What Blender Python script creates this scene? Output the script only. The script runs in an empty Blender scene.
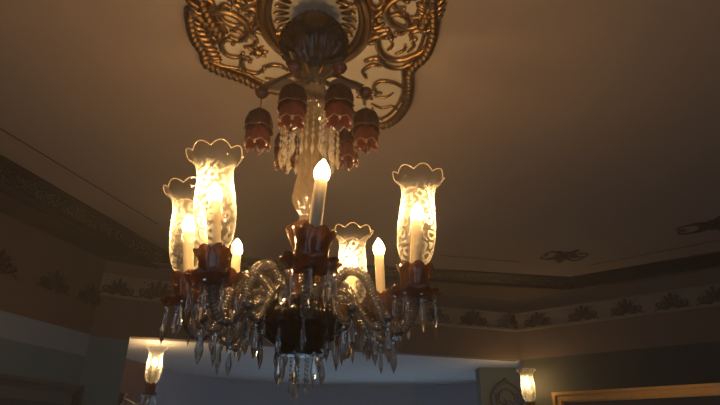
import bpy, bmesh, math, random
from mathutils import Vector, Matrix
random.seed(7)
S = bpy.context.scene
COL = S.collection
PI = math.pi
CZ = 1.6                       # eye height; "rel" heights below are measured from it
F_PX, PITCH = 530.0, math.radians(25)

# ------------------------------------------------------------------ helpers
def at(px, py, zrel):
    """point at relative height zrel seen along a measured direction -> plan x, y"""
    a = (px-360)/F_PX; b = -(py-202.5)/F_PX
    r = (a, math.cos(PITCH)-b*math.sin(PITCH), math.sin(PITCH)+b*math.cos(PITCH))
    t = zrel/r[2]
    return Vector((r[0]*t, r[1]*t))

def link(o, parent=None, loc=(0,0,0), rot=(0,0,0)):
    COL.objects.link(o); o.parent = parent; o.location = loc; o.rotation_euler = rot
    return o

def mesh(name, vs, fs, mats, smooth=True, mi=None, uvs=None, fixn=True):
    m = bpy.data.meshes.new(name)
    m.from_pydata([tuple(v) for v in vs], [], fs)
    for k in (mats if isinstance(mats, (list, tuple)) else [mats]): m.materials.append(k)
    if mi: m.polygons.foreach_set('material_index', mi)
    if uvs:
        ul = m.uv_layers.new(name='UVMap')
        for p in m.polygons:
            for li, vi in zip(p.loop_indices, p.vertices): ul.data[li].uv = uvs[vi]
    if fixn:
        bm = bmesh.new(); bm.from_mesh(m)
        bmesh.ops.recalc_face_normals(bm, faces=bm.faces); bm.to_mesh(m); bm.free()
    m.polygons.foreach_set('use_smooth', [smooth]*len(m.polygons))
    m.update()
    return m

def obj(name, me, parent=None, loc=(0,0,0), rot=(0,0,0)):
    return link(bpy.data.objects.new(name, me), parent, loc, rot)

def tag(o, label, cat, group=None):
    o['label'] = label; o['category'] = cat
    if group: o['group'] = group
    return o

def thing(name, label, cat, loc, rz=0, group=None):
    o = bpy.data.objects.new(name, None); o.empty_display_size = .05
    link(o, None, loc, (0,0,rz))
    return tag(o, label, cat, group)

def struct(name, me, label=None, parent=None, loc=(0,0,0)):
    o = obj(name, me, parent, loc)
    if parent is None: o['kind'] = 'structure'
    if label: o['label'] = label
    return o

class MB:
    def __init__(s): s.v=[]; s.f=[]; s.m=[]; s.uv=[]
    def add(s, vs, fs, mi=0, M=None, uv=None):
        n=len(s.v)
        s.v += [(M @ Vector(v)) if M else Vector(v) for v in vs]
        s.f += [tuple(n+i for i in f) for f in fs]; s.m += [mi]*len(fs)
        s.uv += uv if uv else [(0,0)]*len(vs)
        return s
    def build(s, name, mats, smooth=True, fixn=True):
        return mesh(name, s.v, s.f, mats, smooth, s.m, s.uv, fixn)

def lathe(prof, n=32, mod=None, cap=True):
    """mod(theta, i, r, z) -> r, z"""
    vs=[]; fs=[]; uv=[]
    for i,(r,z) in enumerate(prof):
        for k in range(n):
            th=2*PI*k/n; rr,zz = mod(th,i,r,z) if mod else (r,z)
            vs.append((rr*math.cos(th), rr*math.sin(th), zz)); uv.append((th/(2*PI), z))
    for i in range(len(prof)-1):
        for k in range(n):
            k2=(k+1)%n
            fs.append((i*n+k, i*n+k2, (i+1)*n+k2, (i+1)*n+k))
    if cap:
        if prof[0][0] > 1e-4: fs.append(tuple(range(n))[::-1])
        if prof[-1][0] > 1e-4: fs.append(tuple((len(prof)-1)*n+k for k in range(n)))
    return vs, fs, uv

def catmull(pts, per=10, closed=False):
    P=[Vector(p) for p in pts]; out=[]; n=len(P)
    rng = n if closed else n-1
    for i in range(rng):
        if closed: a,b,c,d = P[i-1],P[i],P[(i+1)%n],P[(i+2)%n]
        else: a,b,c,d = P[max(i-1,0)],P[i],P[i+1],P[min(i+2,n-1)]
        for j in range(per):
            t=j/per
            out.append(.5*((2*b)+(c-a)*t+(2*a-5*b+4*c-d)*t*t+(3*b-a-3*c+d)*t*t*t))
    if not closed: out.append(P[-1])
    return out

def sweep(path, rad, n=10, closed=False, flute=None, flat=1.0):
    """tube along path; rad(t) ; flute(theta, s)->scale"""
    N=len(path); vs=[]; fs=[]
    up=Vector((0,0,1)); prev=None; s=0
    for i,p in enumerate(path):
        if closed: t=path[(i+1)%N]-path[i-1]
        else: t=path[min(i+1,N-1)]-path[max(i-1,0)]
        t=t.normalized() if t.length>1e-9 else Vector((1,0,0))
        if prev is None:
            a = up if abs(t.z)<.9 else Vector((0,1,0))
            u=(a-t*a.dot(t)).normalized()
        else: u=(prev-t*prev.dot(t)).normalized()
        prev=u; w=t.cross(u)
        if i: s+=(path[i]-path[i-1]).length
        r=rad(i/max(N-1,1)) if callable(rad) else rad
        for k in range(n):
            th=2*PI*k/n; rr=r*(flute(th,s) if flute else 1)
            vs.append(p+u*math.cos(th)*rr*flat+w*math.sin(th)*rr)
    for i in range(N if closed else N-1):
        j=(i+1)%N
        for k in range(n):
            k2=(k+1)%n; fs.append((i*n+k,i*n+k2,j*n+k2,j*n+k))
    if not closed:
        fs.append(tuple(range(n))); fs.append(tuple((N-1)*n+k for k in range(n))[::-1])
    return vs, fs

def box(x0,x1,y0,y1,z0,z1):
    v=[(x,y,z) for x in (x0,x1) for y in (y0,y1) for z in (z0,z1)]
    f=[(0,1,3,2),(4,6,7,5),(0,4,5,1),(2,3,7,6),(0,2,6,4),(1,5,7,3)]
    return v,f

def prism_poly(poly, z0, z1):
    n=len(poly)
    v=[(p[0],p[1],z0) for p in poly]+[(p[0],p[1],z1) for p in poly]
    f=[tuple(range(n))[::-1], tuple(range(n,2*n))]+[(i,(i+1)%n,n+(i+1)%n,n+i) for i in range(n)]
    return v,f

def sphere(r, sx=1, sy=1, sz=1, n=12, m=7, c=(0,0,0)):
    prof=[(max(r*math.sin(PI*i/m),1e-5), -r*math.cos(PI*i/m)) for i in range(m+1)]
    v,f,_=lathe(prof,n,cap=False)
    return [(x*sx+c[0],y*sy+c[1],z*sz+c[2]) for x,y,z in v], f

# ------------------------------------------------------------------ materials
def mat(name):
    m=bpy.data.materials.new(name); m.use_nodes=True
    nt=m.node_tree; nt.nodes.clear()
    out=nt.nodes.new('ShaderNodeOutputMaterial')
    return m, nt, out
def N(nt, typ, **kw):
    n=nt.nodes.new(typ)
    for k,v in kw.items():
        if k in n.inputs: n.inputs[k].default_value=v
        else: setattr(n,k,v)
    return n
def L(nt,a,b): nt.links.new(a,b)

def plaster(name, c1, c2, scale=6, rough=.75, bump=.15, spec=.2, stretch=None):
    m,nt,out=mat(name)
    tc=N(nt,'ShaderNodeTexCoord'); vec=tc.outputs['Object']
    if stretch:
        mp=N(nt,'ShaderNodeMapping'); mp.inputs['Scale'].default_value=stretch
        L(nt,vec,mp.inputs['Vector']); vec=mp.outputs['Vector']
    no=N(nt,'ShaderNodeTexNoise',Scale=scale,Detail=5.0,Roughness=.6); L(nt,vec,no.inputs['Vector'])
    cr=N(nt,'ShaderNodeMix',data_type='RGBA')
    L(nt,no.outputs['Fac'],cr.inputs['Factor']); cr.inputs['A'].default_value=(*c1,1); cr.inputs['B'].default_value=(*c2,1)
    b=N(nt,'ShaderNodeBsdfPrincipled',Roughness=rough); b.inputs['Specular IOR Level'].default_value=spec
    L(nt,cr.outputs['Result'],b.inputs['Base Color'])
    n2=N(nt,'ShaderNodeTexNoise',Scale=scale*9,Detail=3.0); L(nt,vec,n2.inputs['Vector'])
    bp=N(nt,'ShaderNodeBump',Strength=bump,Distance=.004); L(nt,n2.outputs['Fac'],bp.inputs['Height'])
    L(nt,bp.outputs['Normal'],b.inputs['Normal'])
    L(nt,b.outputs[0],out.inputs[0]); return m

def relief_mat(name, dark, lite, scale=14, metallic=.5, rough=.4, bump=.9):
    m,nt,out=mat(name)
    tc=N(nt,'ShaderNodeTexCoord')
    mp=N(nt,'ShaderNodeMapping'); L(nt,tc.outputs['Object'],mp.inputs['Vector'])
    v=N(nt,'ShaderNodeTexVoronoi',Scale=scale); L(nt,mp.outputs['Vector'],v.inputs['Vector'])
    mu=N(nt,'ShaderNodeMath',operation='MULTIPLY'); mu.inputs[1].default_value=17; L(nt,v.outputs['Distance'],mu.inputs[0])
    sn=N(nt,'ShaderNodeMath',operation='SINE'); L(nt,mu.outputs[0],sn.inputs[0])
    mr=N(nt,'ShaderNodeMapRange'); L(nt,sn.outputs[0],mr.inputs['Value']); mr.inputs['From Min'].default_value=-.4; mr.inputs['From Max'].default_value=.9
    mx=N(nt,'ShaderNodeMix',data_type='RGBA'); L(nt,mr.outputs[0],mx.inputs['Factor'])
    mx.inputs['A'].default_value=(*dark,1); mx.inputs['B'].default_value=(*lite,1)
    b=N(nt,'ShaderNodeBsdfPrincipled',Roughness=rough,Metallic=metallic)
    L(nt,mx.outputs['Result'],b.inputs['Base Color'])
    bp=N(nt,'ShaderNodeBump',Strength=bump,Distance=.012); L(nt,mr.outputs[0],bp.inputs['Height']); L(nt,bp.outputs['Normal'],b.inputs['Normal'])
    L(nt,b.outputs[0],out.inputs[0]); return m

def gold_mat(name, c1, c2, rough=.34, metallic=.9):
    m,nt,out=mat(name)
    tc=N(nt,'ShaderNodeTexCoord')
    no=N(nt,'ShaderNodeTexNoise',Scale=28.0,Detail=4.0); L(nt,tc.outputs['Object'],no.inputs['Vector'])
    mx=N(nt,'ShaderNodeMix',data_type='RGBA'); L(nt,no.outputs['Fac'],mx.inputs['Factor'])
    mx.inputs['A'].default_value=(*c1,1); mx.inputs['B'].default_value=(*c2,1)
    b=N(nt,'ShaderNodeBsdfPrincipled',Roughness=rough,Metallic=metallic)
    L(nt,mx.outputs['Result'],b.inputs['Base Color'])
    bp=N(nt,'ShaderNodeBump',Strength=.25,Distance=.003); L(nt,no.outputs['Fac'],bp.inputs['Height']); L(nt,bp.outputs['Normal'],b.inputs['Normal'])
    L(nt,b.outputs[0],out.inputs[0]); return m

def crystal_mat(name, tint=(.95,.95,.93), thru=.3, ior=1.5, rough=.02):
    m,nt,out=mat(name)
    g=N(nt,'ShaderNodeBsdfGlass',IOR=ior,Roughness=rough); g.inputs['Color'].default_value=(*tint,1)
    t=N(nt,'ShaderNodeBsdfTransparent'); t.inputs['Color'].default_value=(*tint,1)
    mx=N(nt,'ShaderNodeMixShader'); mx.inputs[0].default_value=thru
    L(nt,g.outputs[0],mx.inputs[1]); L(nt,t.outputs[0],mx.inputs[2]); L(nt,mx.outputs[0],out.inputs[0]); return m

def amber_mat(name, c_thru, c_body, body=.45, gloss=.12):
    m,nt,out=mat(name)
    t=N(nt,'ShaderNodeBsdfTransparent'); t.inputs['Color'].default_value=(*c_thru,1)
    tr=N(nt,'ShaderNodeBsdfTranslucent'); tr.inputs['Color'].default_value=(*c_body,1)
    d=N(nt,'ShaderNodeBsdfDiffuse'); d.inputs['Color'].default_value=(*c_body,1)
    m0=N(nt,'ShaderNodeMixShader'); m0.inputs[0].default_value=.4; L(nt,tr.outputs[0],m0.inputs[1]); L(nt,d.outputs[0],m0.inputs[2])
    m1=N(nt,'ShaderNodeMixShader'); m1.inputs[0].default_value=body; L(nt,t.outputs[0],m1.inputs[1]); L(nt,m0.outputs[0],m1.inputs[2])
    gl=N(nt,'ShaderNodeBsdfGlossy',Roughness=.08); lw=N(nt,'ShaderNodeLayerWeight',Blend=.5)
    pw=N(nt,'ShaderNodeMath',operation='POWER'); pw.inputs[1].default_value=4; L(nt,lw.outputs['Facing'],pw.inputs[0])
    ad=N(nt,'ShaderNodeMath',operation='MULTIPLY_ADD'); ad.inputs[1].default_value=.5; ad.inputs[2].default_value=.03+gloss*.15; L(nt,pw.outputs[0],ad.inputs[0])
    m2=N(nt,'ShaderNodeMixShader'); L(nt,ad.outputs[0],m2.inputs[0]); L(nt,m1.outputs[0],m2.inputs[1]); L(nt,gl.outputs[0],m2.inputs[2])
    L(nt,m2.outputs[0],out.inputs[0]); return m

def shade_mat():
    m,nt,out=mat('etched_clear_glass')
    uv=N(nt,'ShaderNodeUVMap')
    mp=N(nt,'ShaderNodeMapping'); mp.inputs['Scale'].default_value=(7,21,1); L(nt,uv.outputs[0],mp.inputs['Vector'])
    v=N(nt,'ShaderNodeTexVoronoi',Scale=1.0,voronoi_dimensions='2D'); L(nt,mp.outputs[0],v.inputs['Vector'])
    no=N(nt,'ShaderNodeTexNoise',Scale=2.2,Detail=1.0); L(nt,mp.outputs[0],no.inputs['Vector'])
    a=N(nt,'ShaderNodeMath',operation='MULTIPLY_ADD'); L(nt,no.outputs['Fac'],a.inputs[0]); a.inputs[1].default_value=.55; L(nt,v.outputs['Distance'],a.inputs[2])
    mu=N(nt,'ShaderNodeMath',operation='MULTIPLY'); mu.inputs[1].default_value=15; L(nt,a.outputs[0],mu.inputs[0])
    sn=N(nt,'ShaderNodeMath',operation='SINE'); L(nt,mu.outputs[0],sn.inputs[0])
    mr=N(nt,'ShaderNodeMapRange'); L(nt,sn.outputs[0],mr.inputs['Value'])
    mr.inputs['From Min'].default_value=-.15; mr.inputs['From Max'].default_value=.25
    mr.inputs['To Min'].default_value=.02; mr.inputs['To Max'].default_value=.34
    # etched bouquets: two tall panels round the glass, none on the clear collar
    sx=N(nt,'ShaderNodeSeparateXYZ'); L(nt,uv.outputs[0],sx.inputs[0])
    up=N(nt,'ShaderNodeMapRange'); L(nt,sx.outputs['Y'],up.inputs['Value'])
    up.inputs['From Min'].default_value=.255; up.inputs['From Max'].default_value=.225; up.inputs['To Min'].default_value=0; up.inputs['To Max'].default_value=1
    ag=N(nt,'ShaderNodeMath',operation='MULTIPLY'); ag.inputs[1].default_value=4*PI; L(nt,sx.outputs['X'],ag.inputs[0])
    co=N(nt,'ShaderNodeMath',operation='COSINE'); L(nt,ag.outputs[0],co.inputs[0])
    bq=N(nt,'ShaderNodeMapRange'); L(nt,co.outputs[0],bq.inputs['Value']); bq.inputs['From Min'].default_value=-.6; bq.inputs['From Max'].default_value=.1; bq.inputs['To Min'].default_value=.18
    f0=N(nt,'ShaderNodeMath',operation='MULTIPLY'); L(nt,mr.outputs[0],f0.inputs[0]); L(nt,bq.outputs[0],f0.inputs[1])
    ff=N(nt,'ShaderNodeMath',operation='MULTIPLY'); L(nt,f0.outputs[0],ff.inputs[0]); L(nt,up.outputs[0],ff.inputs[1])
    lw=N(nt,'ShaderNodeLayerWeight',Blend=.5)
    pw=N(nt,'ShaderNodeMath',operation='POWER'); pw.inputs[1].default_value=3; L(nt,lw.outputs['Facing'],pw.inputs[0])
    ed=N(nt,'ShaderNodeMath',operation='MULTIPLY_ADD'); ed.inputs[1].default_value=.5; ed.inputs[2].default_value=.022; L(nt,pw.outputs[0],ed.inputs[0])
    fa=N(nt,'ShaderNodeMath',operation='ADD',use_clamp=True); L(nt,ff.outputs[0],fa.inputs[0]); L(nt,ed.outputs[0],fa.inputs[1])
    t=N(nt,'ShaderNodeBsdfTransparent'); t.inputs['Color'].default_value=(.97,.96,.93,1)
    tr=N(nt,'ShaderNodeBsdfTranslucent'); tr.inputs['Color'].default_value=(.9,.85,.72,1)
    mx=N(nt,'ShaderNodeMixShader'); L(nt,fa.outputs[0],mx.inputs[0]); L(nt,t.outputs[0],mx.inputs[1]); L(nt,tr.outputs[0],mx.inputs[2])
    gl=N(nt,'ShaderNodeBsdfGlossy',Roughness=.06)
    gf=N(nt,'ShaderNodeMath',operation='MULTIPLY_ADD'); gf.inputs[1].default_value=.25; gf.inputs[2].default_value=.02; L(nt,pw.outputs[0],gf.inputs[0])
    m2=N(nt,'ShaderNodeMixShader'); L(nt,gf.outputs[0],m2.inputs[0]); L(nt,mx.outputs[0],m2.inputs[1]); L(nt,gl.outputs[0],m2.inputs[2])
    L(nt,m2.outputs[0],out.inputs[0]); return m

def emit(name, col, s):
    m,nt,out=mat(name); e=N(nt,'ShaderNodeEmission',Strength=s); e.inputs['Color'].default_value=(*col,1)
    L(nt,e.outputs[0],out.inputs[0]); return m

M={}
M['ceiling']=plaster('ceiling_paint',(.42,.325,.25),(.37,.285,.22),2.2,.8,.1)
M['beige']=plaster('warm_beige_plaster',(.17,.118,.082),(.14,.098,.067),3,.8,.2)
M['frieze']=plaster('frieze_cream',(.26,.205,.15),(.21,.165,.12),8,.75,.25)
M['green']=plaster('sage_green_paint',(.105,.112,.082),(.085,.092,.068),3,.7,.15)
M['green_cool']=plaster('green_paint_cool_lit',(.14,.20,.225),(.115,.165,.185),3,.7,.15)  # lower-wall green with cool daylight put into the colour
M['green_dim']=plaster('green_paint_dim_lit',(.062,.058,.040),(.048,.046,.033),3,.7,.15)  # darker copy of the sage green, weaker lamp light put into the colour
M['slate']=plaster('blue_grey_wall',(.30,.34,.42),(.25,.29,.37),2,.8,.1)
M['warm_lit']=plaster('alcove_wall_warm_lit',(.22,.10,.06),(.13,.06,.04),16,.7,.3)  # warm sconce light painted on the left end of the alcove wall
M['white']=plaster('white_alcove_paint',(.72,.71,.69),(.66,.65,.63),2,.8,.05)
M['paleband']=plaster('pale_border_cool_lit',(.24,.30,.35),(.20,.25,.30),7,.8,.1)  # pale border, its bluish tint stands in for cool daylight
M['wood']=plaster('dark_wood_floor',(.12,.07,.04),(.07,.04,.022),5,.45,.1,.4,(1,9,1))
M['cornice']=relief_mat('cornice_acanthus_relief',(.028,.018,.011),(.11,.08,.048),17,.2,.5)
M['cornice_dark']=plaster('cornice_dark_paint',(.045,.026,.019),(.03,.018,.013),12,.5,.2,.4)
M['ornament']=gold_mat('old_bronze_gilding',(.045,.026,.015),(.10,.062,.034),.5,.2)
M['line']=plaster('dark_brown_line_paint',(.10,.065,.045),(.08,.05,.035),9,.6,.1)
M['gold']=gold_mat('gilded_stucco',(.54,.32,.125),(.22,.12,.05),.27,.88)
M['gold_dark']=gold_mat('tarnished_gilding',(.26,.15,.065),(.12,.07,.035),.38,.8)
M['plaque']=plaster('medallion_cream',(.72,.63,.48),(.62,.53,.40),6,.7,.2)
M['crystal']=crystal_mat('cut_crystal',(.93,.93,.92),.25)
M['crystal_dark']=amber_mat('thick_smoky_crystal',(.42,.34,.27),(.12,.088,.06),.45,.1)
M['hub']=amber_mat('smoky_brown_glass',(.22,.16,.12),(.06,.04,.03),.6,.0)
M['rope']=amber_mat('twisted_glass',(.56,.52,.47),(.165,.145,.118),.5,.8)
M['stem']=amber_mat('frosted_twist_glass',(.74,.66,.53),(.55,.45,.32),.30,.8)
M['amber']=amber_mat('amber_glass',(.54,.37,.24),(.165,.088,.05),.5,.12)
M['amber_dark']=amber_mat('dark_amber_glass',(.30,.10,.05),(.22,.075,.035),.75,.5)
M['cranberry']=amber_mat('cranberry_glass',(.48,.18,.12),(.20,.06,.04),.6,.15)
M['cranberry_dark']=amber_mat('deep_cranberry_glass',(.36,.11,.07),(.13,.04,.028),.6,.0)
M['fringe']=amber_mat('lit_cut_crystal',(.86,.82,.74),(.85,.76,.60),.32,.9)  # paler copy of the cut crystal, lamp sparkle mixed into its colour
M['bell_edge']=amber_mat('pale_cranberry_edge',(.8,.55,.40),(.50,.30,.20),.45,.9)
M['clear_edge']=amber_mat('clear_glass_edge',(.9,.85,.75),(.95,.8,.6),.6,.6)
M['ivory']=plaster('ivory_candle_tube',(.52,.43,.28),(.48,.39,.25),8,.5,.05,.3)
M['shade']=shade_mat()
M['bulb']=emit('glowing_bulb',(1.0,.60,.25),180)
M['metal']=gold_mat('dull_brass',(.36,.24,.11),(.26,.17,.08),.35,1.0)
M['frost_leaf']=amber_mat('frosted_leaf_glass',(.6,.5,.4),(.42,.34,.26),.6,.3)
M['gold_frame']=gold_mat('antique_gold_frame',(.50,.30,.11),(.34,.20,.07),.4,.85)
M['dark_frame']=gold_mat('dark_stepped_frame',(.045,.04,.036),(.08,.07,.06),.45,.1)
M['mat_board']=plaster('grey_mount_board',(.12,.125,.125),(.10,.105,.105),8,.8,.05)
M['canvas']=plaster('dark_painting',(.055,.035,.024),(.02,.015,.012),5,.5,.2,.4)
M['canvas_blue']=plaster('dark_blue_picture',(.022,.026,.042),(.03,.032,.045),5,.4,.1,.4)
M['carved']=gold_mat('dark_carved_wood',(.04,.024,.02),(.025,.016,.013),.5,.1)
m,nt,out=mat('window_glass')
t=N(nt,'ShaderNodeBsdfTransparent'); g=N(nt,'ShaderNodeBsdfGlossy',Roughness=.02); mx=N(nt,'ShaderNodeMixShader'); mx.inputs[0].default_value=.08
L(nt,t.outputs[0],mx.inputs[1]); L(nt,g.outputs[0],mx.inputs[2]); L(nt,mx.outputs[0],out.inputs[0]); M['pane']=m

# ------------------------------------------------------------------ room shell
ZC=1.55+CZ; ZH=.84+CZ; ZF0=1.14+CZ; ZF1=1.325+CZ; ZK=1.455+CZ
Lp, Ld = Vector((-2.12,4.21)), Vector((.259,.966)).normalized()
Bl, Br = Vector((-1.88,4.39)), Vector((1.66,5.66))
Rd = (Vector((3.131,4.554))-Br).normalized()
L0 = Lp-Ld*5.9                      # far behind the viewer
R1 = Br+Rd*4.0
BACK0, BACK1 = Vector((L0.x,-1.49)), Vector((R1.x,-1.49))

def wall_slab(name, p, q, z0, z1, m, th=.12, parent=None, label=None):
    """vertical slab whose room face runs p->q, thickness away from the room (left of p->q)"""
    p=Vector(p[:2]); q=Vector(q[:2]); d=(q-p).normalized(); n=Vector((-d.y,d.x))*th
    v,f=prism_poly([p,q,q+n,p+n],z0,z1)
    return struct(name, mesh(name,v,f,m,False), label, parent)

def multi_wall(name, segs, label):
    """segs: (p, q, z0, z1, material key) in one structure mesh"""
    b=MB(); ks=[]
    for p,q,z0,z1,k,th in segs:
        if k not in ks: ks.append(k)
        p=Vector(p[:2]); q=Vector(q[:2]); d=(q-p).normalized(); n=Vector((-d.y,d.x))*th
        v,f=prism_poly([p,q,q+n,p+n],z0,z1); b.add(v,f,ks.index(k))
    return struct(name, b.build(name,[M[k] for k in ks],False), label)

LB1=.655+CZ; LB0=.82+CZ
multi_wall('wall_left',[(L0,Lp,0,LB1,'green_cool',.12),(L0,Lp,LB0,ZC,'beige',.12),(L0,Lp,LB1,LB0,'paleband',.12)],'beige left wall with pale border over dark green lower wall')
multi_wall('wall_corner',[(Lp,Bl,0,ZH-.03,'green_cool',.12),(Lp,Bl,ZH-.03,ZC,'beige',.12)],'dark green chamfered pillar in left corner')
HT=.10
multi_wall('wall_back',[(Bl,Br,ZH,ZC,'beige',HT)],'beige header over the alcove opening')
multi_wall('wall_right',[(Br,R1,0,ZH,'green_dim',.12),(Br,R1,ZH,ZC,'beige',.12)],'beige right wall with green lower wall')

# side wall beyond the right edge of the view, and the wall behind the viewer
WX=R1.x
b=MB(); b.add(*box(WX,WX+.12,-1.5,R1.y+.1,0,ZC))
struct('wall_side', b.build('wall_side',M['green_dim'],False))
FILL_WIN=[(-2.9,-1.7),(-1.0,.2),(.9,2.1),(2.8,4.0)]; ZW0,ZW1=.6,2.35  # unseen rear windows, added to give cool fill light
b=MB(); xs=[BACK0.x-.1]+[x for w in FILL_WIN for x in w]+[WX+.12]
for k in range(0,len(xs),2): b.add(*box(xs[k],xs[k+1],-1.62,-1.5,0,ZC))
for x0,x1 in FILL_WIN: b.add(*box(x0,x1,-1.62,-1.5,0,ZW0)); b.add(*box(x0,x1,-1.62,-1.5,ZW1,ZC))
struct('wall_rear',b.build('wall_rear',M['green_dim'],False))
for k,(x0,x1) in enumerate(FILL_WIN):
    b=MB(); xm=(x0+x1)/2
    for q in ((x0,x0+.05,ZW0,ZW1),(x1-.05,x1,ZW0,ZW1),(x0+.05,x1-.05,ZW0,ZW0+.05),(x0+.05,x1-.05,ZW1-.05,ZW1),(xm-.02,xm+.02,ZW0+.05,ZW1-.05)):
        b.add(*box(q[0],q[1],-1.6,-1.53,q[2],q[3]))
    w=struct('window_%d'%(k+2),b.build('window_frame',M['white'],False))
    v,f=box(x0+.05,x1-.05,-1.567,-1.563,ZW0+.05,ZW1-.05); obj('pane',mesh('pane',v,f,M['pane'],False),w)
# floor
v,f=box(-5.2,6.2,-1.6,8.6,-.1,0); struct('floor',mesh('floor',v,f,M['wood'],False))
# ceiling of the room (stops over the back wall)
cpoly=[BACK0+Vector((-.12,-.1)),Vector((WX+.12,-1.6)),R1+Vector((.12,.1)),Br+Vector((.05,.12)),Bl+Vector((0,.12)),Lp+Vector((-.12,.05)),L0+Vector((-.12,0))]
v,f=prism_poly(cpoly,ZC,ZC+.1); ceil=struct('ceiling',mesh('ceiling',v,f,M['ceiling'],False),'warm cream ceiling over the chandelier')

# bowed alcove behind the opening
bow=catmull([(-1.93,4.46,0),(-2.36,5.1,0),(-2.36,5.7,0),(-2.16,6.6,0),(-1.55,7.4,0),(-.6,7.92,0),(.4,8.05,0),(1.35,7.87,0),(2.1,7.4,0),(2.45,6.9,0),(2.5,6.25,0)],6)
bow=[Vector((p.x,p.y)) for p in bow]
def bow_strip(name,z0,z1,m,label=None,off=0,th=.1):
    b=MB(); n=len(bow); out=[]
    for i,p in enumerate(bow):
        d=(bow[min(i+1,n-1)]-bow[max(i-1,0)]).normalized(); nn=Vector((-d.y,d.x))
        out.append((p+nn*off,p+nn*(off+th)))
    vs=[]
    for a,c in out: vs+=[(a.x,a.y,z0),(a.x,a.y,z1),(c.x,c.y,z1),(c.x,c.y,z0)]
    fs=[]
    for i in range(n-1):
        for k in range(4):
            k2=(k+1)%4; fs.append((i*4+k,i*4+k2,(i+1)*4+k2,(i+1)*4+k))
    fs+=[(0,1,2,3),tuple((n-1)*4+k for k in (3,2,1,0))]
    mi=[0]*len(fs)
    if isinstance(m,list):
        for i in range(15): mi[4*i:4*i+4]=[1]*4
    return struct(name, mesh(name,vs,fs,m,False,mi), label)
bow_strip('wall_alcove',.22+CZ,ZH+.02,[M['slate'],M['warm_lit']],'blue-grey curved wall at the back of the alcove')
bow_strip('wall_alcove_dado',0,.8,M['slate'])
# bow windows between dado and wall head
wb=MB()
for i in range(0,len(bow),5):
    p=bow[i]; wb.add(*box(p.x-.05,p.x+.05,p.y,p.y+.1,.8,.22+CZ))
w2=struct('window_1',wb.build('window_1',M['white'],False),'white mullions of the alcove bow window')
wp=[]
for p in bow: wp+=[(p.x,p.y+.05,.8),(p.x,p.y+.05,.22+CZ)]
obj('pane',mesh('pane',wp,[(2*i,2*i+1,2*i+3,2*i+2) for i in range(len(bow)-1)],M['pane'],True),w2)
# alcove ceiling
dB=(Br-Bl).normalized(); nB=Vector((-dB.y,dB.x))
ap=[Bl+nB*.04]+bow+[Br+nB*.06]
apoly=[Vector((p.x,p.y)) for p in ap]
v,f=prism_poly(apoly,ZH+.002,ZH+.1); struct('ceiling_alcove',mesh('ceiling_alcove',v,f,M['white'],False),'white alcove ceiling lit by cool daylight')
# green pier at the right of the alcove
v,f=prism_poly([(1.35,6.2),(1.72,6.25),(1.70,5.80),(2.6,5.9),(2.6,6.4),(1.35,6.4)],0,ZH)
v,f=prism_poly([(1.34,6.2),(2.5,6.26),(2.5,6.42),(1.34,6.42)],0,ZH+.001)
struct('wall_pier',mesh('wall_pier',v,f,M['green'],False),'sage green pier in the alcove beside the right wall lamp')

# ------------------------------------------------------------------ cornice
cL=(at(0,154,1.55),at(127,228,1.55)); cB=(at(160,252,1.55),at(540,275,1.55)); cR=(at(575,276,1.55),at(720,251,1.55))
def off_line(c, o):
    d=(c[1]-c[0]).normalized(); n=Vector((-d.y,d.x)); return c[0]+n*o, d
def inter(a,d,b,e):
    den=d.x*(-e.y)+e.x*d.y
    t=((b-a).x*(-e.y)+e.x*(b-a).y)/den
    return a+d*t
# profile: (offset towards the wall, drop) per side
PROF={'L':[(0,0),(.0,.012),(.02,.03),(.035,.035),(.105,.095),(.12,.098),(.135,.125),(.15,.14),(.17,.14)],
      'B':[(0,0),(.0,.010),(.02,.022),(.032,.026),(.095,.062),(.105,.064),(.12,.080),(.13,.09),(.15,.09)],
      'R':[(0,0),(.0,.010),(.02,.022),(.032,.026),(.095,.062),(.105,.064),(.12,.080),(.13,.09),(.15,.09)]}
nP=len(PROF['L'])
def corner(a,b,ca,cb):
    out=[]
    for (o1,d1),(o2,d2) in zip(PROF[a],PROF[b]):
        p,d=off_line(ca,o1); q,e=off_line(cb,o2); x=inter(p,d,q,e); out.append((x.x,x.y,ZC-(d1+d2)/2))
    return out
def endring(a,ca,t):
    out=[]
    for o,dz in PROF[a]:
        p,d=off_line(ca,o); x=p+d*t; out.append((x.x,x.y,ZC-dz))
    return out
cornLB=corner('L','B',cL,cB); cornBR=corner('B','R',cB,cR)
def cornice(name, r0, r1, label):
    # close the section up to the ceiling
    seg=14; vs=[]; 
    for i in range(seg+1):
        t=i/seg
        ring=[Vector(a).lerp(Vector(b),t) for a,b in zip(r0,r1)]
        ring.append(Vector((ring[-1].x,ring[-1].y,ZC)))
        vs+=ring
    K=nP+1; fs=[]; mi=[]
    for i in range(seg):
        for k in range(K):
            k2=(k+1)%K; fs.append((i*K+k,i*K+k2,(i+1)*K+k2,(i+1)*K+k)); mi.append(1 if k in (3,) else 0)
    fs+=[tuple(range(K)),tuple(seg*K+k for k in range(K))]; mi+=[0,0]
    return struct(name, mesh(name,vs,fs,[M['cornice_dark'],M['cornice_dark' if name=='trim_3' else 'cornice']],False,mi), label)
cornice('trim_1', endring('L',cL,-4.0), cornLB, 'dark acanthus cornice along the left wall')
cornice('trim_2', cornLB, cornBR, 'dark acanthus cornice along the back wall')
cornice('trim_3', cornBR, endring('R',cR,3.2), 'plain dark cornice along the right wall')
# soffit between cornice and walls
sp=[Vector(cornLB[-1][:2]),Vector(cornBR[-1][:2]),Vector(endring('R',cR,3.2)[-1][:2]),R1+Vector((.05,.05)),Br+Vector((.03,.05)),Bl+Vector((0,.05)),Lp+Vector((-.05,.05)),L0+Vector((-.05,0)),Vector(endring('L',cL,-4.0)[-1][:2])]
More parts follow.
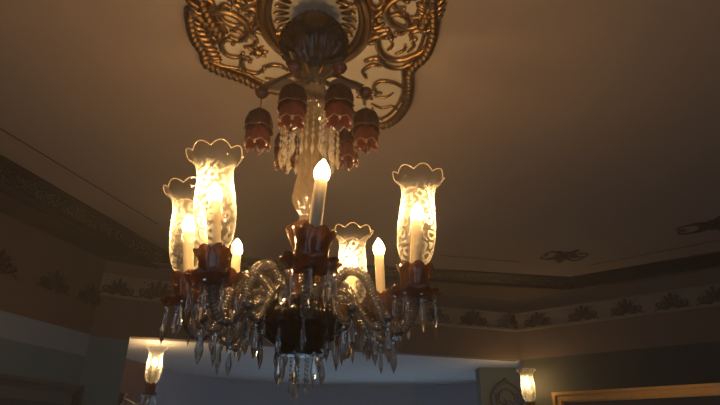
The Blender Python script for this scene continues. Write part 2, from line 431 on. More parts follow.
# individual quads so every side follows its cornice height
bs=MB()
def soff(a0,a1,w0,w1):
    z0,z1=a0[2],a1[2]
    vs=[(a0[0],a0[1],z0),(a1[0],a1[1],z1),(w1[0],w1[1],z1),(w0[0],w0[1],z0)]
    vs+=[(x,y,z+.03) for x,y,z in vs]
    bs.add(vs,[(0,1,2,3),(7,6,5,4),(0,4,5,1),(1,5,6,2),(2,6,7,3),(3,7,4,0)])
eL=endring('L',cL,-4.0)[-1]; eR=endring('R',cR,3.2)[-1]
soff(eL,cornLB[-1],L0,Lp); soff(cornLB[-1],cornBR[-1],Lp.lerp(Bl,.3),Br); soff(cornBR[-1],eR,Br,R1)
struct('trim_4',bs.build('trim_4',M['beige'],False),'beige soffit behind the cornice')
# leaf clusters on cornice corners
def leaf_cluster(name, c, s, parent=None):
    b=MB()
    for k in range(7):
        a=-1.2+2.4*k/6; r=.055*s
        M4=Matrix.Translation((math.sin(a)*r*1.1,0,math.cos(a)*r*.9-.03*s)) @ Matrix.Rotation(a,4,'Y')
        b.add(*sphere(.026*s,.55,.5,1.25,8,5),0,M4)
    b.add(*sphere(.022*s,1,1,1,8,5,(0,-.015,-.03*s)))
    return b
dBc=(cB[1]-cB[0]).normalized()
for nm,c,rz in (('trim_5',cornLB[5],.5),('trim_6',cornBR[5],-.1)):
    o=struct(nm,leaf_cluster(nm,c,1.0).build(nm,M['cornice']),'carved leaf cluster on the cornice corner'); o.location=(c[0],c[1]-.02,c[2]-.0); o.rotation_euler=(0,0,rz)
# thin painted bead line inset on the ceiling
bl=[at(-60,91,1.55),at(0,128,1.55),at(158,224,1.55)]
def bead(name, pts, r=.005):
    path=[Vector((p.x,p.y,ZC-.002)) for p in pts]
    vs,fs=sweep(path,r,6,flat=.6); return struct(name,mesh(name,vs,fs,M['line']),'thin dark line moulding on the ceiling')
bead('trim_7',bl); 
bead('trim_8',[at(440,255,1.55),at(520,262,1.55)],.004); bead('trim_9',[at(590,265,1.55),at(720,240,1.55),at(900,206,1.55)],.004)

# ------------------------------------------------------------------ frieze with stucco sprays
def palmette():
    """a pyramid of leaves with two curling side scrolls; stands in the xz plane, about .40 x .19"""
    b=MB()
    for k,(a,l,x) in enumerate(((0,.175,0),(.30,.145,.018),(-.30,.145,-.018),(.70,.105,.035),(-.70,.105,-.035))):
        M4=Matrix.Translation((x,0,.015)) @ Matrix.Rotation(a,4,'Y')
        b.add(*sphere(.5,.046,.03,l,8,6,(0,0,l/2)),0,M4)
    for s in (-1,1):
        pts=[(s*.03,0,.012),(s*.09,0,.02),(s*.125,0,.035),(s*.15,0,.060),(s*.13,0,.085),(s*.112,0,.062)]
        vs,fs=sweep(catmull(pts,5),lambda t:.013*(1-.6*t)+.002,6); b.add(vs,fs)
        for (x,z,r) in ((.10,.055,.018),(.06,.09,.016),(.135,.02,.015),(.165,.010,.012),(.085,.125,.010),(.12,.145,.008)):
            b.add(*sphere(r,1.1,.5,.8,7,5,(s*x,0,z)))
    for k in range(5): b.add(*sphere(.012,1,.6,1,7,5,((k-2)*.026,-.008,.02+.016*(2-abs(k-2)))))
    return b.build('stucco_spray',M['ornament'])
PAL=palmette()
def frieze(name, p, q, z0, z1, label, spots, sc=1.0, th=.012, ledge=True):
    p=Vector(p); q=Vector(q); d=(q-p).normalized(); n=Vector((d.y,-d.x))   # n: into the room
    b=MB()
    v,f=prism_poly([p,q,q+n*th,p+n*th],z0,z1); b.add(v,f,0)
    for zz,h,o in (((z0,.022,.03),(z1-.012,.014,.024)) if ledge else ()):
        v,f=prism_poly([p,q,q+n*o,p+n*o],zz-h/2,zz+h/2); b.add(v,f,0)
    fr=struct(name,b.build(name,M['frieze' if ledge else 'beige'],False),label)
    for t in spots:
        c=p+d*t+n*(th+.004)
        o=obj('stucco_spray',PAL,fr,(c.x,c.y,z0+.014),(0,0,math.atan2(d.y,d.x))); o.scale=(sc,sc,sc)
    return fr
def along(p,d,px,py,z): return (at(px,py,z)-p).dot(d)
frieze('trim_10',L0,Lp,1.03+CZ,1.18+CZ,'dark stucco sprays in a row on left wall',[ (Lp-L0).length-x for x in (.08,.46,.93,1.40,1.87,2.34)],.86,.006,False)
frieze('trim_11',Lp+(Bl-Lp)*.0,Bl,ZF0,ZF1,'frieze block over the corner pillar',[.14],.8)
lenB=(Br-Bl).length
frieze('trim_12',Bl,Br,ZF0,ZF1,'cream frieze with stucco sprays over the alcove',[.16+.44*k for k in range(9)],.98)
sR=[along(Br,Rd,px,py,1.14) for px,py in ((541,329),(585,323),(627,316),(673,310),(717,305))]
frieze('trim_13',Br,R1,ZF0,ZF1,'cream frieze with dark stucco sprays on right wall',sR+[sR[-1]+.47,sR[-1]+.94],.86)

# painted flower ornaments on the ceiling
def ceiling_spray():
    b=MB()
    for k in range(10):
        a=2*PI*k/10; l=.12 if k%2 else .19
        M4=Matrix.Rotation(a,4,'Z')
        b.add(*sphere(.5,l,.085,.010,8,5,(l*.55,0,0)),0,M4)
    for s in (-1,1):
        for t in (-1,1):
            pts=[(s*.05,t*.03,0),(s*.15,t*.09,0),(s*.24,t*.08,0),(s*.25,t*.02,0),(s*.20,t*.02,0)]
            vs,fs=sweep(catmull(pts,5),lambda u:.015*(1-.5*u),6,flat=.4); b.add(vs,fs)
    b.add(*sphere(.04,1,1,.3,10,5))
    return b.build('painted_spray',M['line'])
CS=ceiling_spray()
for (px,py,sx,sy,rz) in ((564,256,.75,1.0,.15),(716,224,1.0,1.0,-.6)):
    p=at(px,py,1.55); o=obj('painted_spray',CS,ceil,(p.x,p.y,ZC-.003),(0,0,rz)); o.scale=(sx,sy,1)

# ------------------------------------------------------------------ ceiling medallion
CX,CY=-.175,1.583
cen=Vector((CX,CY))
med=thing('ceiling_medallion','large oval gilded stucco medallion with scrolls on the ceiling above the chandelier','medallion',(CX,CY,ZC))
ZM=1.53
half=[(187,12),(186,28),(191,42),(199,54),(203,66),(222,75),(240,81),(262,91),(300,97),(338,108),(352,118),(366,126),(385,129),(400,121),(410,106),(413,90),(413,76),(419,67),(429,58),(437,40),(439,20),(437,2)]
hp=[at(x,y,ZM)-cen for x,y in half]
full=[p*.985 for p in hp]+[-p*.88 for p in hp]
outl=catmull([(p.x,p.y,0) for p in full],5,True)
v,f=prism_poly([(p.x*.985,p.y*.985) for p in outl],-.014,-.001); obj('plaque',mesh('plaque',v,f,M['plaque'],False),med)
# rim: rope/gadroon band
def gadroon(th,s): return 1+.16*math.cos(2*th+0)*math.sin(s*2*PI/.028)+.10*math.sin(s*2*PI/.028)
rim=[]; rr=catmull([(p.x*.97,p.y*.97,-.018) for p in full],16,True)
vs,fs=sweep(rr,.024,10,True,gadroon); obj('rim',mesh('rim',vs,fs,M['gold_dark']),med)
vs,fs=sweep([Vector((p.x*.925,p.y*.925,-.016)) for p in rr],.009,8,True); obj('inner_rim',mesh('inner_rim',vs,fs,M['gold']),med)
strokes=[
 ([(231,37),(239,40),(246,36),(248,28),(237,16),(220,11),(206,15),(198,22)],.015),
 ([(199,38),(207,44),(215,42),(213,37),(208,38)],.012),
 ([(233,44),(232,40),(225,40),(221,46),(227,55),(239,57),(243,53)],.011),
 ([(245,47),(254,45),(256,39),(250,35),(246,38)],.009),
 ([(250,62),(248,58),(242,61),(245,70),(257,73),(264,69)],.011),
 ([(264,67),(273,65),(281,66),(287,70)],.010),
 ([(203,30),(210,24),(222,22),(230,27)],.008),
 ([(240,10),(252,8),(258,14),(256,24),(250,30)],.012),
 ([(238,0),(250,2),(262,-4)],.012),
 ([(374,42),(369,43),(364,37),(367,30),(377,27),(383,24)],.011),
 ([(391,39),(391,35),(385,33),(378,38),(379,49),(386,57),(399,60),(417,54),(428,46),(431,38),(424,31),(414,31),(411,36),(415,39)],.014),
 ([(385,18),(397,14),(407,19),(408,28),(401,34),(396,32)],.010),
 ([(366,61),(377,58),(387,66),(400,68),(412,63)],.012),
 ([(366,78),(363,71),(372,65),(380,66)],.009),
 ([(381,93),(376,92),(374,86),(381,81),(395,83),(405,90),(406,98),(399,102)],.009),
 ([(388,50),(392,46),(391,42)],.007),([(396,54),(404,50),(405,45)],.007),([(408,52),(414,46),(412,43)],.007),
 ([(372,104),(382,108),(392,106),(398,110)],.007),([(376,97),(386,97),(393,93)],.006),([(355,88),(362,94),(364,104)],.008),([(372,108),(374,115),(382,120)],.007),
 ([(340,2),(352,6),(366,4),(378,8),(384,0)],.012),([(392,2),(396,8),(404,8)],.010),
 ([(286,76),(276,80),(266,78)],.007),([(208,60),(222,66),(238,68)],.009),
]
for pts,r in strokes:
    pl=[at(x,y,ZM)-cen for x,y in pts]
    for sgn in (1,-1):
        path=catmull([(sgn*p.x,sgn*p.y,-.020) for p in pl],7)
        vs,fs=sweep(path,lambda t,r=r:.92*r*(.55+.75*math.sin(PI*min(1,max(0,.12+.8*t)))),8,flat=.8)
        b=MB(); b.add(vs,fs)
        for e in (path[0],path[-1]): b.add(*sphere(r*.95,1,1,.8,8,6,e))
        # leaf barbs along the outer side
        for q in range(3,len(path)-2,7):
            tn=(path[q+1]-path[q-1]).normalized(); nn=Vector((-tn.y,tn.x,0))
            a=math.atan2(nn.y,nn.x)
            b.add(*sphere(r*.62,1.7,.5,.6,6,4),0,Matrix.Translation(path[q]+nn*r*.85)@Matrix.Rotation(a-.5,4,'Z'))
        obj('scroll',b.build('scroll',M['gold']),med)
for (px,py,r) in ((258,52,.026),(371,19,.028),(366,95,.03),(299,84,.022)):
    p=at(px,py,ZM)-cen
    for sgn in (1,-1):
        b=MB(); b.add(*sphere(r,1,1,.7,12,7))
        for k in range(7):
            a=2*PI*k/7; b.add(*sphere(r*.55,1.2,.7,.5,7,5),0,Matrix.Rotation(a,4,'Z')@Matrix.Translation((r*1.15,0,.004)))
        obj('boss',b.build('boss',M['gold']),med,(sgn*p.x,sgn*p.y,-.022))
# side gadroons (fluted shells at left and right ends)
for base in ([(190,10),(189,24),(194,38),(202,52),(206,62)],[(434,4),(434,14),(433,24),(432,32)]):
    pl=[at(x,y,ZM)-cen for x,y in base]
    path=catmull([(p.x,p.y,0) for p in pl],5)
    for sgn in (1,-1):
        b=MB()
        for q in range(0,len(path),2):
            p=path[q]*sgn; a=math.atan2(p.y,p.x)+.5*sgn
            b.add(*sphere(.5,.085,.022,.03,8,6),0,Matrix.Translation((p.x*.93,p.y*.93,-.022))@Matrix.Rotation(a,4,'Z'))
        obj('fluted_shell',b.build('fluted_shell',M['gold']),med)
# oval ring around the stem
def oval(rx,ry,z,r,name,m,flute=None,n=96):
    path=[Vector((rx*math.cos(2*PI*k/n),ry*math.sin(2*PI*k/n),z)) for k in range(n)]
    vs,fs=sweep(path,r,10,True,flute); obj(name,mesh(name,vs,fs,m),med)
oval(.208,.262,-.030,.017,'oval_moulding',M['gold']); oval(.183,.235,-.022,.014,'oval_moulding',M['gold_dark']); oval(.226,.282,-.020,.010,'oval_moulding',M['gold'])
b=MB()
for k in range(30):
    a=2*PI*k/30; rx,ry=.13,.165
    b.add(*sphere(.5,.075,.024,.022,8,6),0,Matrix.Translation((rx*math.cos(a),ry*math.sin(a),-.018))@Matrix.Rotation(math.atan2(ry*math.sin(a),rx*math.cos(a)),4,'Z')@Matrix.Rotation(.35,4,'Y'))
obj('leaf_rays',b.build('leaf_rays',M['gold']),med)

# ------------------------------------------------------------------ lamp parts shared by chandelier and wall lamps
def prism_mesh(name,s=1.0):
    b=MB()
    v,f,_=lathe([(.0008,0),(.0065,-.006),(.0065,-.009),(.0008,-.015)],6,cap=True); b.add(v,f)
    v,f,_=lathe([(.0008,-.0145),(.0040,-.020),(.0090,-.052),(.0098,-.060),(.0075,-.072),(.0005,-.090)],6,cap=True)
    b.add([(x,y*.62,z) for x,y,z in v],f)
    return mesh(name,[(v.x*s,v.y*s,v.z*s) for v in b.v],b.f,M['crystal'],False)
PRISM=prism_mesh('prism',1.0); PRISM_L=prism_mesh('prism_long',1.25)
def string_mesh():
    b=MB(); z=0
    for k,s in enumerate((.7,.7,.7,.8,.8,1.0)):
        v,f,_=lathe([(.0008,0),(.009,-.012),(.009,-.016),(.0008,-.030)],6,cap=True)
        b.add([(x*s,y*s*.7,z+zz*s) for x,y,zz in v],f); z-=.030*s
    v,f,_=lathe([(.0008,0),(.010,-.03),(.008,-.04),(.0008,-.055)],6,cap=True)
    b.add([(x,y*.6,z+zz) for x,y,zz in v],f)
    return b.build('prism_string',M['fringe'],False)
STRING=string_mesh()
# candle: lamp origin is the drip-pan level
v,f,_=lathe([(.0155,.0),(.0162,.005),(.0165,.167),(.0140,.171)],20); CANDLE=mesh('candle_tube',v,f,M['ivory'])
v,f,_=lathe([(.013,0),(.0168,.005),(.0200,.015),(.0203,.023),(.0172,.036),(.0106,.048),(.0045,.057),(.0003,.062)],20); BULB=mesh('bulb',v,f,M['bulb'])
M['bulb_wall']=emit('glowing_wall_bulb',(1.0,.66,.30),230); BULB_WALL=mesh('bulb',v,f,M['bulb_wall'])
def scal(n,a,b_=0):
    return lambda th,i,r,z:(r,z)
def cup_mesh(name, m, k=1.0):
    prof=[(.012,-.010),(.020,-.004),(.033,.008),(.041,.028),(.042,.050),(.047,.068),(.055,.078),(.052,.079),(.042,.066),(.037,.048),(.036,.028),(.028,.010),(.012,.002)]
    def md(th,i,r,z):
        e=1 if 4<=i<=8 else .35
        w=abs(math.sin(4*th))
        return r*(1+.07*e*(w-.5)), z+(.011*(w-.5) if 5<=i<=8 else 0)
    v,f,_=lathe(prof,48,md,False); return mesh(name,v,f,m)
CUP=cup_mesh('candle_cup',M['amber'])
def pan_mesh():
    prof=[(.010,-.012),(.030,-.014),(.060,-.006),(.074,.008),(.071,.011),(.058,.000),(.030,-.008),(.010,-.006)]
    def md(th,i,r,z):
        if i in (2,3,4,5): 
            w=abs(math.sin(5*th)); return r*(1+.10*(w-.5)), z+.010*(w-.5)
        return r,z
    v,f,_=lathe(prof,60,md,False); return mesh('drip_pan',v,f,M['amber'])
PAN=pan_mesh()
def shade_mesh():
    prof=[(.027,0),(.040,.008),(.050,.030),(.0560,.065),(.0580,.105),(.0565,.145),(.0530,.185),(.0510,.215),(.0520,.240),(.0575,.262),(.066,.276),(.075,.284),(.0795,.290)]
    prof=[(p.x,p.y) for p in catmull([(r,z,0) for r,z in prof],3)]
    top=max(z for r,z in prof)
    def md(th,i,r,z):
        t=max(0,(z-.235)/(top-.235)); w=abs(math.sin(4*th))
        return r*(1+.09*t*(w-.6)), z+.017*t*(w-.4)
    b=MB(); v,f,uv=lathe(prof,64,md,False); b.add(v,f,0,None,uv)
    n=64; ring=[Vector(v[(len(prof)-1)*n+k]) for k in range(n)]
    vs,fs=sweep(ring,.0014,6,True); b.add(vs,fs,1)
    return b.build('glass_shade',[M['shade'],M['clear_edge']],True)
SHADE=shade_mesh()
Z0=.40   # drip pan height (rel) on the chandelier
def lamp(parent, loc, shaded, nprism=8, phase=0.0, prism_r=.060, axis=Vector((0,0,1)), bulb=None, sh_scale=1.0):
    """candle lamp parts around loc (drip-pan level) as children of parent, standing along axis"""
    base=Vector(loc); q=Vector((0,0,1)).rotation_difference(axis).to_euler()
    def put(name,me,h):
        return obj(name,me,parent,base+axis*h,q)
    put('drip_pan',PAN,0); put('candle_cup',CUP,.004); put('candle_tube',CANDLE,.060)
    put('bulb',bulb or BULB,.231)
    if shaded: put('glass_shade',SHADE,.096).scale=(sh_scale,sh_scale,.97)
    for k in range(nprism):
        a=2*PI*(k+phase)/nprism
        obj('prism',PRISM if k%2 else PRISM_L,parent,(base.x+prism_r*math.cos(a),base.y+prism_r*math.sin(a),base.z-.004-.05*axis.x*math.cos(a)),(0,0,a+.6*k))

# ------------------------------------------------------------------ chandelier
ch=thing('chandelier','large crystal chandelier with amber glass cups, candle bulbs and etched shades hanging in mid-room','chandelier',(CX,CY,CZ))
# ceiling bowl
def rib(n,a): return lambda th,i,r,z:(r*(1+a*math.cos(n*th)),z)
v,f,_=lathe([(.030,1.551),(.050,1.53),(.080,1.50),(.118,1.44),(.128,1.40),(.118,1.355),(.085,1.315),(.058,1.285),(.046,1.262)],120,lambda th,i,r,z:(r*(1+.07*math.cos(20*th+30*z)),z)); obj('ceiling_bowl',mesh('ceiling_bowl',v,f,M['crystal_dark']),ch)
def twist(n,a,k): return lambda th,i,r,z:(r*(1+a*math.cos(n*th+k*z)),z)
prof=[(.044,1.275)]+[(.046+.003*math.sin(i),1.275-.012*i) for i in range(1,18)]+[(.050,1.06)]
v,f,_=lathe(prof,60,twist(10,.10,34)); obj('stem_column',mesh('stem_column',v,f,M['stem']),ch)
# crown dish + prism fringe
v,f,_=lathe([(.040,1.045),(.070,1.055),(.100,1.075),(.104,1.080),(.098,1.082),(.060,1.066),(.040,1.062)],60,rib(15,.04)); cd=obj('crown_dish',mesh('crown_dish',v,f,M['stem']),ch)
for k in range(28):
    a=2*PI*k/28; r=.100 if k%2 else .082
    obj('prism_string',STRING,cd,(r*math.cos(a),r*math.sin(a),1.072),(0,0,a+.3*k))
# baluster
prof=[(.030,1.06),(.026,1.00),(.030,.94),(.034,.88),(.030,.845),(.036,.815),(.045,.775),(.043,.74),(.030,.705),(.020,.685),(.024,.668),(.036,.655)]
prof=[(p.x,p.y) for p in catmull([(r,z,0) for r,z in prof],4)]
v,f,_=lathe(prof,56,twist(8,.13,50)); obj('baluster',mesh('baluster',v,f,M['stem']),ch)
prof=[(.020,.668),(.045,.655),(.060,.635),(.062,.625),(.050,.600),(.036,.570),(.030,.540),(.042,.515),(.054,.500),(.046,.470),(.034,.440),(.046,.415),(.050,.40)]
v,f,_=lathe(prof,56,lambda th,i,r,z:(r*(1+(.10 if i in(1,2,3) else .04)*math.cos(7*th)),z+(.008*math.cos(7*th) if i in (2,3) else 0))); obj('centre_vase',mesh('centre_vase',v,f,M['amber']),ch)
# hub bowl with fringe
v,f,_=lathe([(.030,.42),(.075,.410),(.108,.388),(.122,.362),(.134,.330),(.130,.322),(.104,.302),(.070,.275),(.040,.258),(.010,.250)],96,rib(16,.06)); hb=obj('hub_bowl',mesh('hub_bowl',v,f,M['hub']),ch)
for k in range(12):
    a=2*PI*(k+.3)/12; obj('prism',PRISM_L if k%3 else PRISM,hb,(.132*math.cos(a),.132*math.sin(a),.325),(0,0,a+.5*k))
v,f,_=lathe([(.020,.262),(.060,.262),(.068,.256),(.060,.250),(.020,.250)],40); lr=obj('lower_ring',mesh('lower_ring',v,f,M['hub']),ch)
for k in range(7):
    a=2*PI*(k+.1)/7; obj('prism',PRISM,lr,(.066*math.cos(a),.066*math.sin(a),.252),(0,0,a+.7*k))
for k in range(5):
    a=2*PI*(k+.4)/5; obj('prism_string',STRING,lr,(.026*math.cos(a),.026*math.sin(a),.248-.012*(k%2)),(0,0,k*1.1)).scale=(.62,.62,.55)

lamps=dict(A=(-.408,1.345,1),B=(-.548,1.571,1),C=(-.031,1.95,1),D=(.174,1.484,1),E=(-.099,1.215,0),F=(.068,1.794,0),G=(-.442,1.794,0))
lab=dict(A='front left arm with etched shade',B='far left arm with etched shade',C='rear arm with etched shade',D='right arm with etched shade',E='front arm with bare candle bulb',F='rear right arm with bare candle bulb',G='rear left arm with bare candle bulb')
def arm_mesh(R):
    k=R/.367
    pts=[(.045,.345),(.080,.415),(.118,.468),(.162*k,.490),(.208*k,.468),(.240*k,.405),(.264*k,.345),(.295*k,.307),(.330*k,.306),(.355*k,.338),(.367*k,.375),(R,Z0-.008)]
    path=catmull([(r,0,z) for r,z in pts],30)
    vs,fs=sweep(path,lambda t:.0150,16,False,lambda th,s:1+.085*math.cos(th-s*2*PI/.0095))
    return vs,fs
TILT=dict(A=(-.11,0),B=(-.12,0),C=(.01,0),D=(.08,0),E=(.085,0),F=(-.03,0),G=(-.03,0))
for key,(x,y,sh) in lamps.items():
    tx,ty=TILT[key]; x-=tx*.245; y-=ty*.245            # the lamps lean a little on their arms
    dx,dy=x-CX,y-CY; R=math.hypot(dx,dy); a=math.atan2(dy,dx)
    vs,fs=arm_mesh(R)
    o=obj('lamp_arm',mesh('lamp_arm',vs,fs,M['rope']),ch,(0,0,0),(0,0,a)); o['label']=lab[key]
    w=Vector((tx,ty,1)).normalized(); w.rotate(Matrix.Rotation(-a,3,'Z'))
    lamp(o,(R,0,Z0),sh,8,phase=.35*(ord(key)%3),axis=w)
# mid-arm pendants on empty sockets between the lamps (short arms without lights)
for a in (-2.72,-1.0,.25,1.9,-1.95,2.75,-.5):
    pts=[(.045,.345),(.085,.39),(.120,.42),(.160,.410),(.195,.365),(.225,.318),(.262,.300),(.285,.33)]
    path=catmull([(r,0,z) for r,z in pts],24)
    vs,fs=sweep(path,lambda t:.012*(1-.35*t),15,False,lambda th,s:1+.085*math.cos(th-s*2*PI/.0095))
    b=MB(); b.add(vs,fs); b.add(*sphere(.016,1,1,1,10,6,path[-1]))
    o=obj('short_arm',b.build('short_arm',M['rope']),ch,(0,0,0),(0,0,a)); o['label']='short twisted arm ending in a hook with drops'
    for q,(r,z) in enumerate(((.285,.318),(.245,.292),(.21,.33))):
        obj('prism',PRISM if q else PRISM_L,o,(r,0,z),(0,0,.8*q))

# hanging tulip bells at the top
def tulip(r0,h,n,mn,m,lip=.012):
    prof=[(.004,0),(r0*.45,-.004),(r0*.82,-.022),(r0*.98,-.045),(r0*1.0,-.062),(r0*.95,-h+.012),(r0*1.02,-h),(r0*.97,-h),(r0*.90,-h+.014),(r0*.92,-.05),(r0*.6,-.015),(.003,-.006)]
    def md(th,i,r,z):
        w=abs(math.sin(n*th/2)); e=1 if 4<=i<=8 else .4
        return r*(1+.16*e*(w-.5)), z+(-lip*(w-.3) if 5<=i<=7 else 0)
    return lathe(prof,48,md,False)
b=MB(); v,f,_=tulip(.048,.082,6,'x',None); b.add(v,f,0)
rim_i=6*48; path=[Vector(v[rim_i+k]) for k in range(48)]; vs,fs=sweep(path,.0013,5,True); b.add(vs,fs,1)
BELL=b.build('tulip_bell',[M['cranberry_dark'],M['bell_edge']])
b=MB(); v,f,_=tulip(.043,.078,6,'x',None,.016); b.add(v,f,0)
path=[Vector(v[rim_i+k]) for k in range(48)]; vs,fs=sweep(path,.0018,5,True); b.add(vs,fs,1)
for k in range(6): b.add(*sphere(.0055,1,1,1.6,6,5,(.042*math.cos(2*PI*(k+.5)/6),.042*math.sin(2*PI*(k+.5)/6),-.092)),1)
LOWER=b.build('lower_bell',[M['cranberry'],M['bell_edge']])
def leaf_mesh():
    b=MB(); path=[(0,0),(.03,.024),(.07,.030),(.11,.016),(.14,0),(.11,-.014),(.07,-.022),(.03,-.018)]
    v,f=prism_poly(path,-.004,.004); b.add([(x,z*1.0,y) for x,y,z in v],f); return b.build('glass_leaf',M['frost_leaf'],False)
LEAF=leaf_mesh()
bells=[(258,135),(292,112),(339,112),(366,135),(346,152),(272,148)]
pos=[]
for i,(px,py) in enumerate(bells[:5]):
    p=at(px,py,1.0); pos.append((p.x-CX,p.y-CY))
pos.append((-.10,.14))
for i,(dx,dy) in enumerate(pos):
    R=.182; a=math.atan2(dy,dx); rb=math.hypot(dx,dy)
    path=catmull([(.038,0,1.245),(.075,0,1.262),(.12,0,1.240),(rb*.9,0,1.205),(rb,0,1.185)],6)
    b=MB(); vs,fs=sweep(path,lambda t:.010*(1-.35*t),8); b.add(vs,fs)
    ua=obj('upper_arm',b.build('upper_arm',M['gold_dark']),ch,(0,0,0),(0,0,a))
    v,f,_=lathe([(.004,.0),(.020,-.006),(.026,-.020),(.018,-.034),(.006,-.044),(.001,-.046)],12); obj('end_cap',mesh('end_cap',v,f,M['amber_dark']),ua,(rb,0,1.20))
    obj('glass_leaf',LEAF,ua,(.05,0,1.215))
    lk,lf=sweep([Vector((0,0,0)),Vector((0,0,-.055))],.0018,6); obj('hook_wire',mesh('hook_wire',lk,lf,M['metal']),ua,(rb,0,1.156))
    zt=1.105
    obj('tulip_bell',BELL,ua,(rb,0,zt)); obj('lower_bell',LOWER,ua,(rb,0,zt-.062))
    obj('prism',PRISM,ua,(rb,0,zt-.128),(0,0,.4)).scale=(.8,.8,.62)

# ------------------------------------------------------------------ wall lamps
def sconce(name,label,base,toward,zpan,right):
    """base: wall point, toward: plan point of the lamp"""
    base=Vector(base); tw=Vector(toward); d=(tw-base); a=math.atan2(d.y,d.x); R=d.length
    t=thing(name,label,'wall lamp',(base.x,base.y,zpan+CZ),a,'wall lamps with glass shades')
    v,f,_=lathe([(.001,.012),(.03,.012),(.05,.006),(.055,0)],24); M4=Matrix.Rotation(PI/2,4,'Y')
    b=MB(); b.add(v,f,0,Matrix.Translation((.0,0,-.10))@Matrix.Scale(1,4)@M4); obj('backplate',b.build('backplate',M['metal']),t)
    path=catmull([(.0,0,-.10),(.06,0,-.04),(.11,0,-.05),(R*.75,0,-.09),(R,0,-.05),(R,0,-.01)],8)
    vs,fs=sweep(path,.013,12,False,lambda th,s:1+.15*math.cos(4*th-s*120)); o=obj('lamp_arm',mesh('lamp_arm',vs,fs,M['rope']),t)
    lamp(o,(R,0,0),True,8,bulb=BULB_WALL,sh_scale=1.12)
    s=1 if right else -1
    # a second, lower arm that ends in an amber cup with drops
    path=catmull([(.0,0,-.10),(.04,s*.05,-.08),(.06,s*.10,-.13),(.07,s*.13,-.10)],8)
    vs,fs=sweep(path,.010,12,False,lambda th,q:1+.15*math.cos(4*th-q*120)); o2=obj('drop_arm',mesh('drop_arm',vs,fs,M['rope']),t)
    obj('amber_cup',CUP,o2,(.07,s*.13,-.09))
    for k in range(7):
        q=2*PI*k/7; obj('prism',PRISM_L,o2,(.07+.05*math.cos(q),s*.13+.05*math.sin(q),-.10),(0,0,q))
    return t
sconce('wall_lamp','lit wall lamp with etched shade in the alcove beside the dark green pillar',(-2.02,4.58),(-1.745,4.66),.415,False)
sconce('wall_lamp','lit wall lamp with etched shade at the right corner beside the gold picture frame',(1.765,5.58),(1.625,5.40),.325,True)

# ------------------------------------------------------------------ pictures
def picture(name,label,p,d,w,ztop,h,steps,inner,mf,mi_,lean=0):
    """p: plan point of the top-left corner on the wall, d: wall direction (to the right)"""
    d=Vector(d).normalized(); a=math.atan2(d.y,d.x)
    t=thing(name,label,'picture',(p[0],p[1],ztop-h),a)
    b=MB(); o=0
    for (wd,dep) in steps:
        x0,x1,z0,z1=o,w-o,o,h-o
        b.add(*box(x0,x1,-dep,0,z1-wd,z1)); b.add(*box(x0,x1,-dep,0,z0,z0+wd))
        b.add(*box(x0,x0+wd,-dep,0,z0+wd,z1-wd)); b.add(*box(x1-wd,x1,-dep,0,z0+wd,z1-wd)); o+=wd
    obj('frame',b.build('frame',mf,False),t)
    if mi_:
        wd=.075
        m_=MB()
        for (x0,x1,z0,z1) in ((o,w-o,h-o-wd,h-o),(o,w-o,o,o+wd),(o,o+wd,o+wd,h-o-wd),(w-o-wd,w-o,o+wd,h-o-wd)): m_.add(*box(x0,x1,-.012,0,z0,z1))
        obj('mount',m_.build('mount',mi_,False),t); o+=wd
    v,f=box(o,w-o,-.008,0,o,h-o); obj('canvas',mesh('canvas',v,f,inner,False),t)
    return t
nR=Vector((-Rd.y,Rd.x))
def on_line(p,d,px,py):
    a=(px-360)/F_PX; b=-(py-202.5)/F_PX
    r=Vector((a, math.cos(PITCH)-b*math.sin(PITCH), math.sin(PITCH)+b*math.cos(PITCH)))
    n=Vector((-d.y,d.x)); t=p.dot(n)/(r.x*n.x+r.y*n.y); return r*t
q=on_line(Br-nR*.02,Rd,553,393)
picture('picture_frame','gilt framed dark painting on the right wall beside the corner lamp',(q.x,q.y),Rd,1.9,q.z+CZ,1.1,[(.028,.05),(.022,.03),(.03,.042),(.014,.02)],M['canvas'],M['gold_frame'],None)
nL=Vector((-Ld.y,Ld.x))
q=on_line(Lp-nL*.02,Ld,80,386)
wL=1.5; p0=Vector((q.x,q.y))-Ld*wL
picture('picture_frame','dark stepped frame with grey mount on the left wall below the pale border',(p0.x,p0.y),Ld,wL,q.z+CZ,1.0,[(.022,.045),(.018,.03),(.02,.02)],M['canvas_blue'],M['dark_frame'],M['mat_board'])

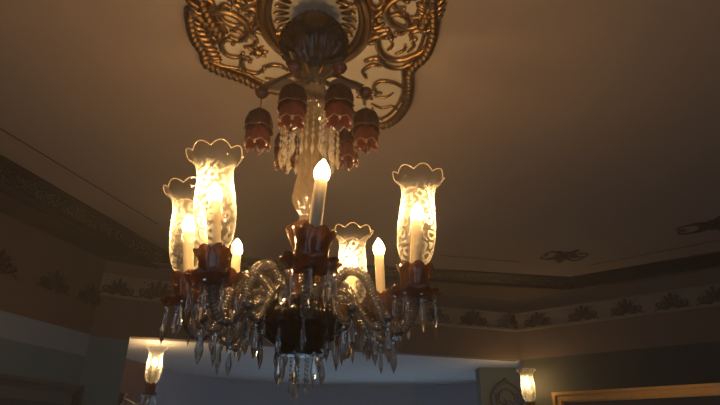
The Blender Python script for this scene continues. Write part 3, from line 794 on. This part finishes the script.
# carved crest on the green pier
b=MB()
for s in (-1,1):
    vs,fs=sweep(catmull([(0,0,.20),(s*.05,0,.17),(s*.12,0,.12),(s*.17,0,.02),(s*.15,0,-.10)],7),.018,8); b.add(vs,fs)
    vs,fs=sweep(catmull([(0,0,.11),(s*.05,0,.09),(s*.09,0,.02),(s*.06,0,-.04),(s*.02,0,-.0)],7),.013,8); b.add(vs,fs)
    vs,fs=sweep(catmull([(s*.10,0,-.04),(s*.12,0,.04),(s*.07,0,.07)],6),.010,8); b.add(vs,fs)
    vs,fs=sweep(catmull([(s*.15,0,-.10),(s*.08,0,-.16),(0,0,-.20)],6),.016,8); b.add(vs,fs)
b.add(*sphere(.03,1,.6,1,10,6,(0,0,.20))); b.add(*sphere(.035,1,.6,1.4,10,6,(0,0,-.05)))
c=at(500,396,.60); 
tag(obj('wall_ornament',b.build('wall_ornament',M['carved']),None,(1.62,6.185,.50+CZ),(0,0,.05)),'dark carved scroll ornament on the green pier left of the right wall lamp','ornament')

# scattering volume added to imitate the lens glow round every lamp
m,nt,out=mat('lens_glow_volume'); sc=N(nt,'ShaderNodeVolumeScatter',Density=.019,Anisotropy=.3); sc.inputs['Color'].default_value=(1,.97,.92,1); L(nt,sc.outputs[0],out.inputs['Volume'])
v,f=box(-5.3,6.3,-1.7,8.7,-.12,ZC+.12); hz=obj('lens_glow',mesh('lens_glow',v,f,m,False)); hz['kind']='stuff'; hz['label']='added air volume imitating lens glow around the lamps'; hz['category']='lens_glow'
# ------------------------------------------------------------------ daylight, camera, view
w=bpy.data.worlds.new('overcast_daylight'); S.world=w; w.use_nodes=True
bg=w.node_tree.nodes['Background']; bg.inputs[0].default_value=(.50,.72,1.0,1); bg.inputs[1].default_value=1.05
cam=bpy.data.cameras.new('camera'); cam.sensor_width=36; cam.lens=F_PX/720*36; cam.clip_start=.05
co=bpy.data.objects.new('camera',cam); COL.objects.link(co); co.location=(0,0,CZ); co.rotation_euler=(PI/2+PITCH,0,0)
S.camera=co
vs_=S.view_settings; S.display_settings.display_device='sRGB'
vs_.view_transform='Standard'; vs_.look='None'; vs_.gamma=1; vs_.use_curve_mapping=False; vs_.exposure=0.3
S.cycles.use_denoising=True
S.cycles.max_bounces=14; S.cycles.transmission_bounces=10; S.cycles.transparent_max_bounces=24; S.cycles.diffuse_bounces=4; S.cycles.glossy_bounces=4
S.cycles.sample_clamp_indirect=6
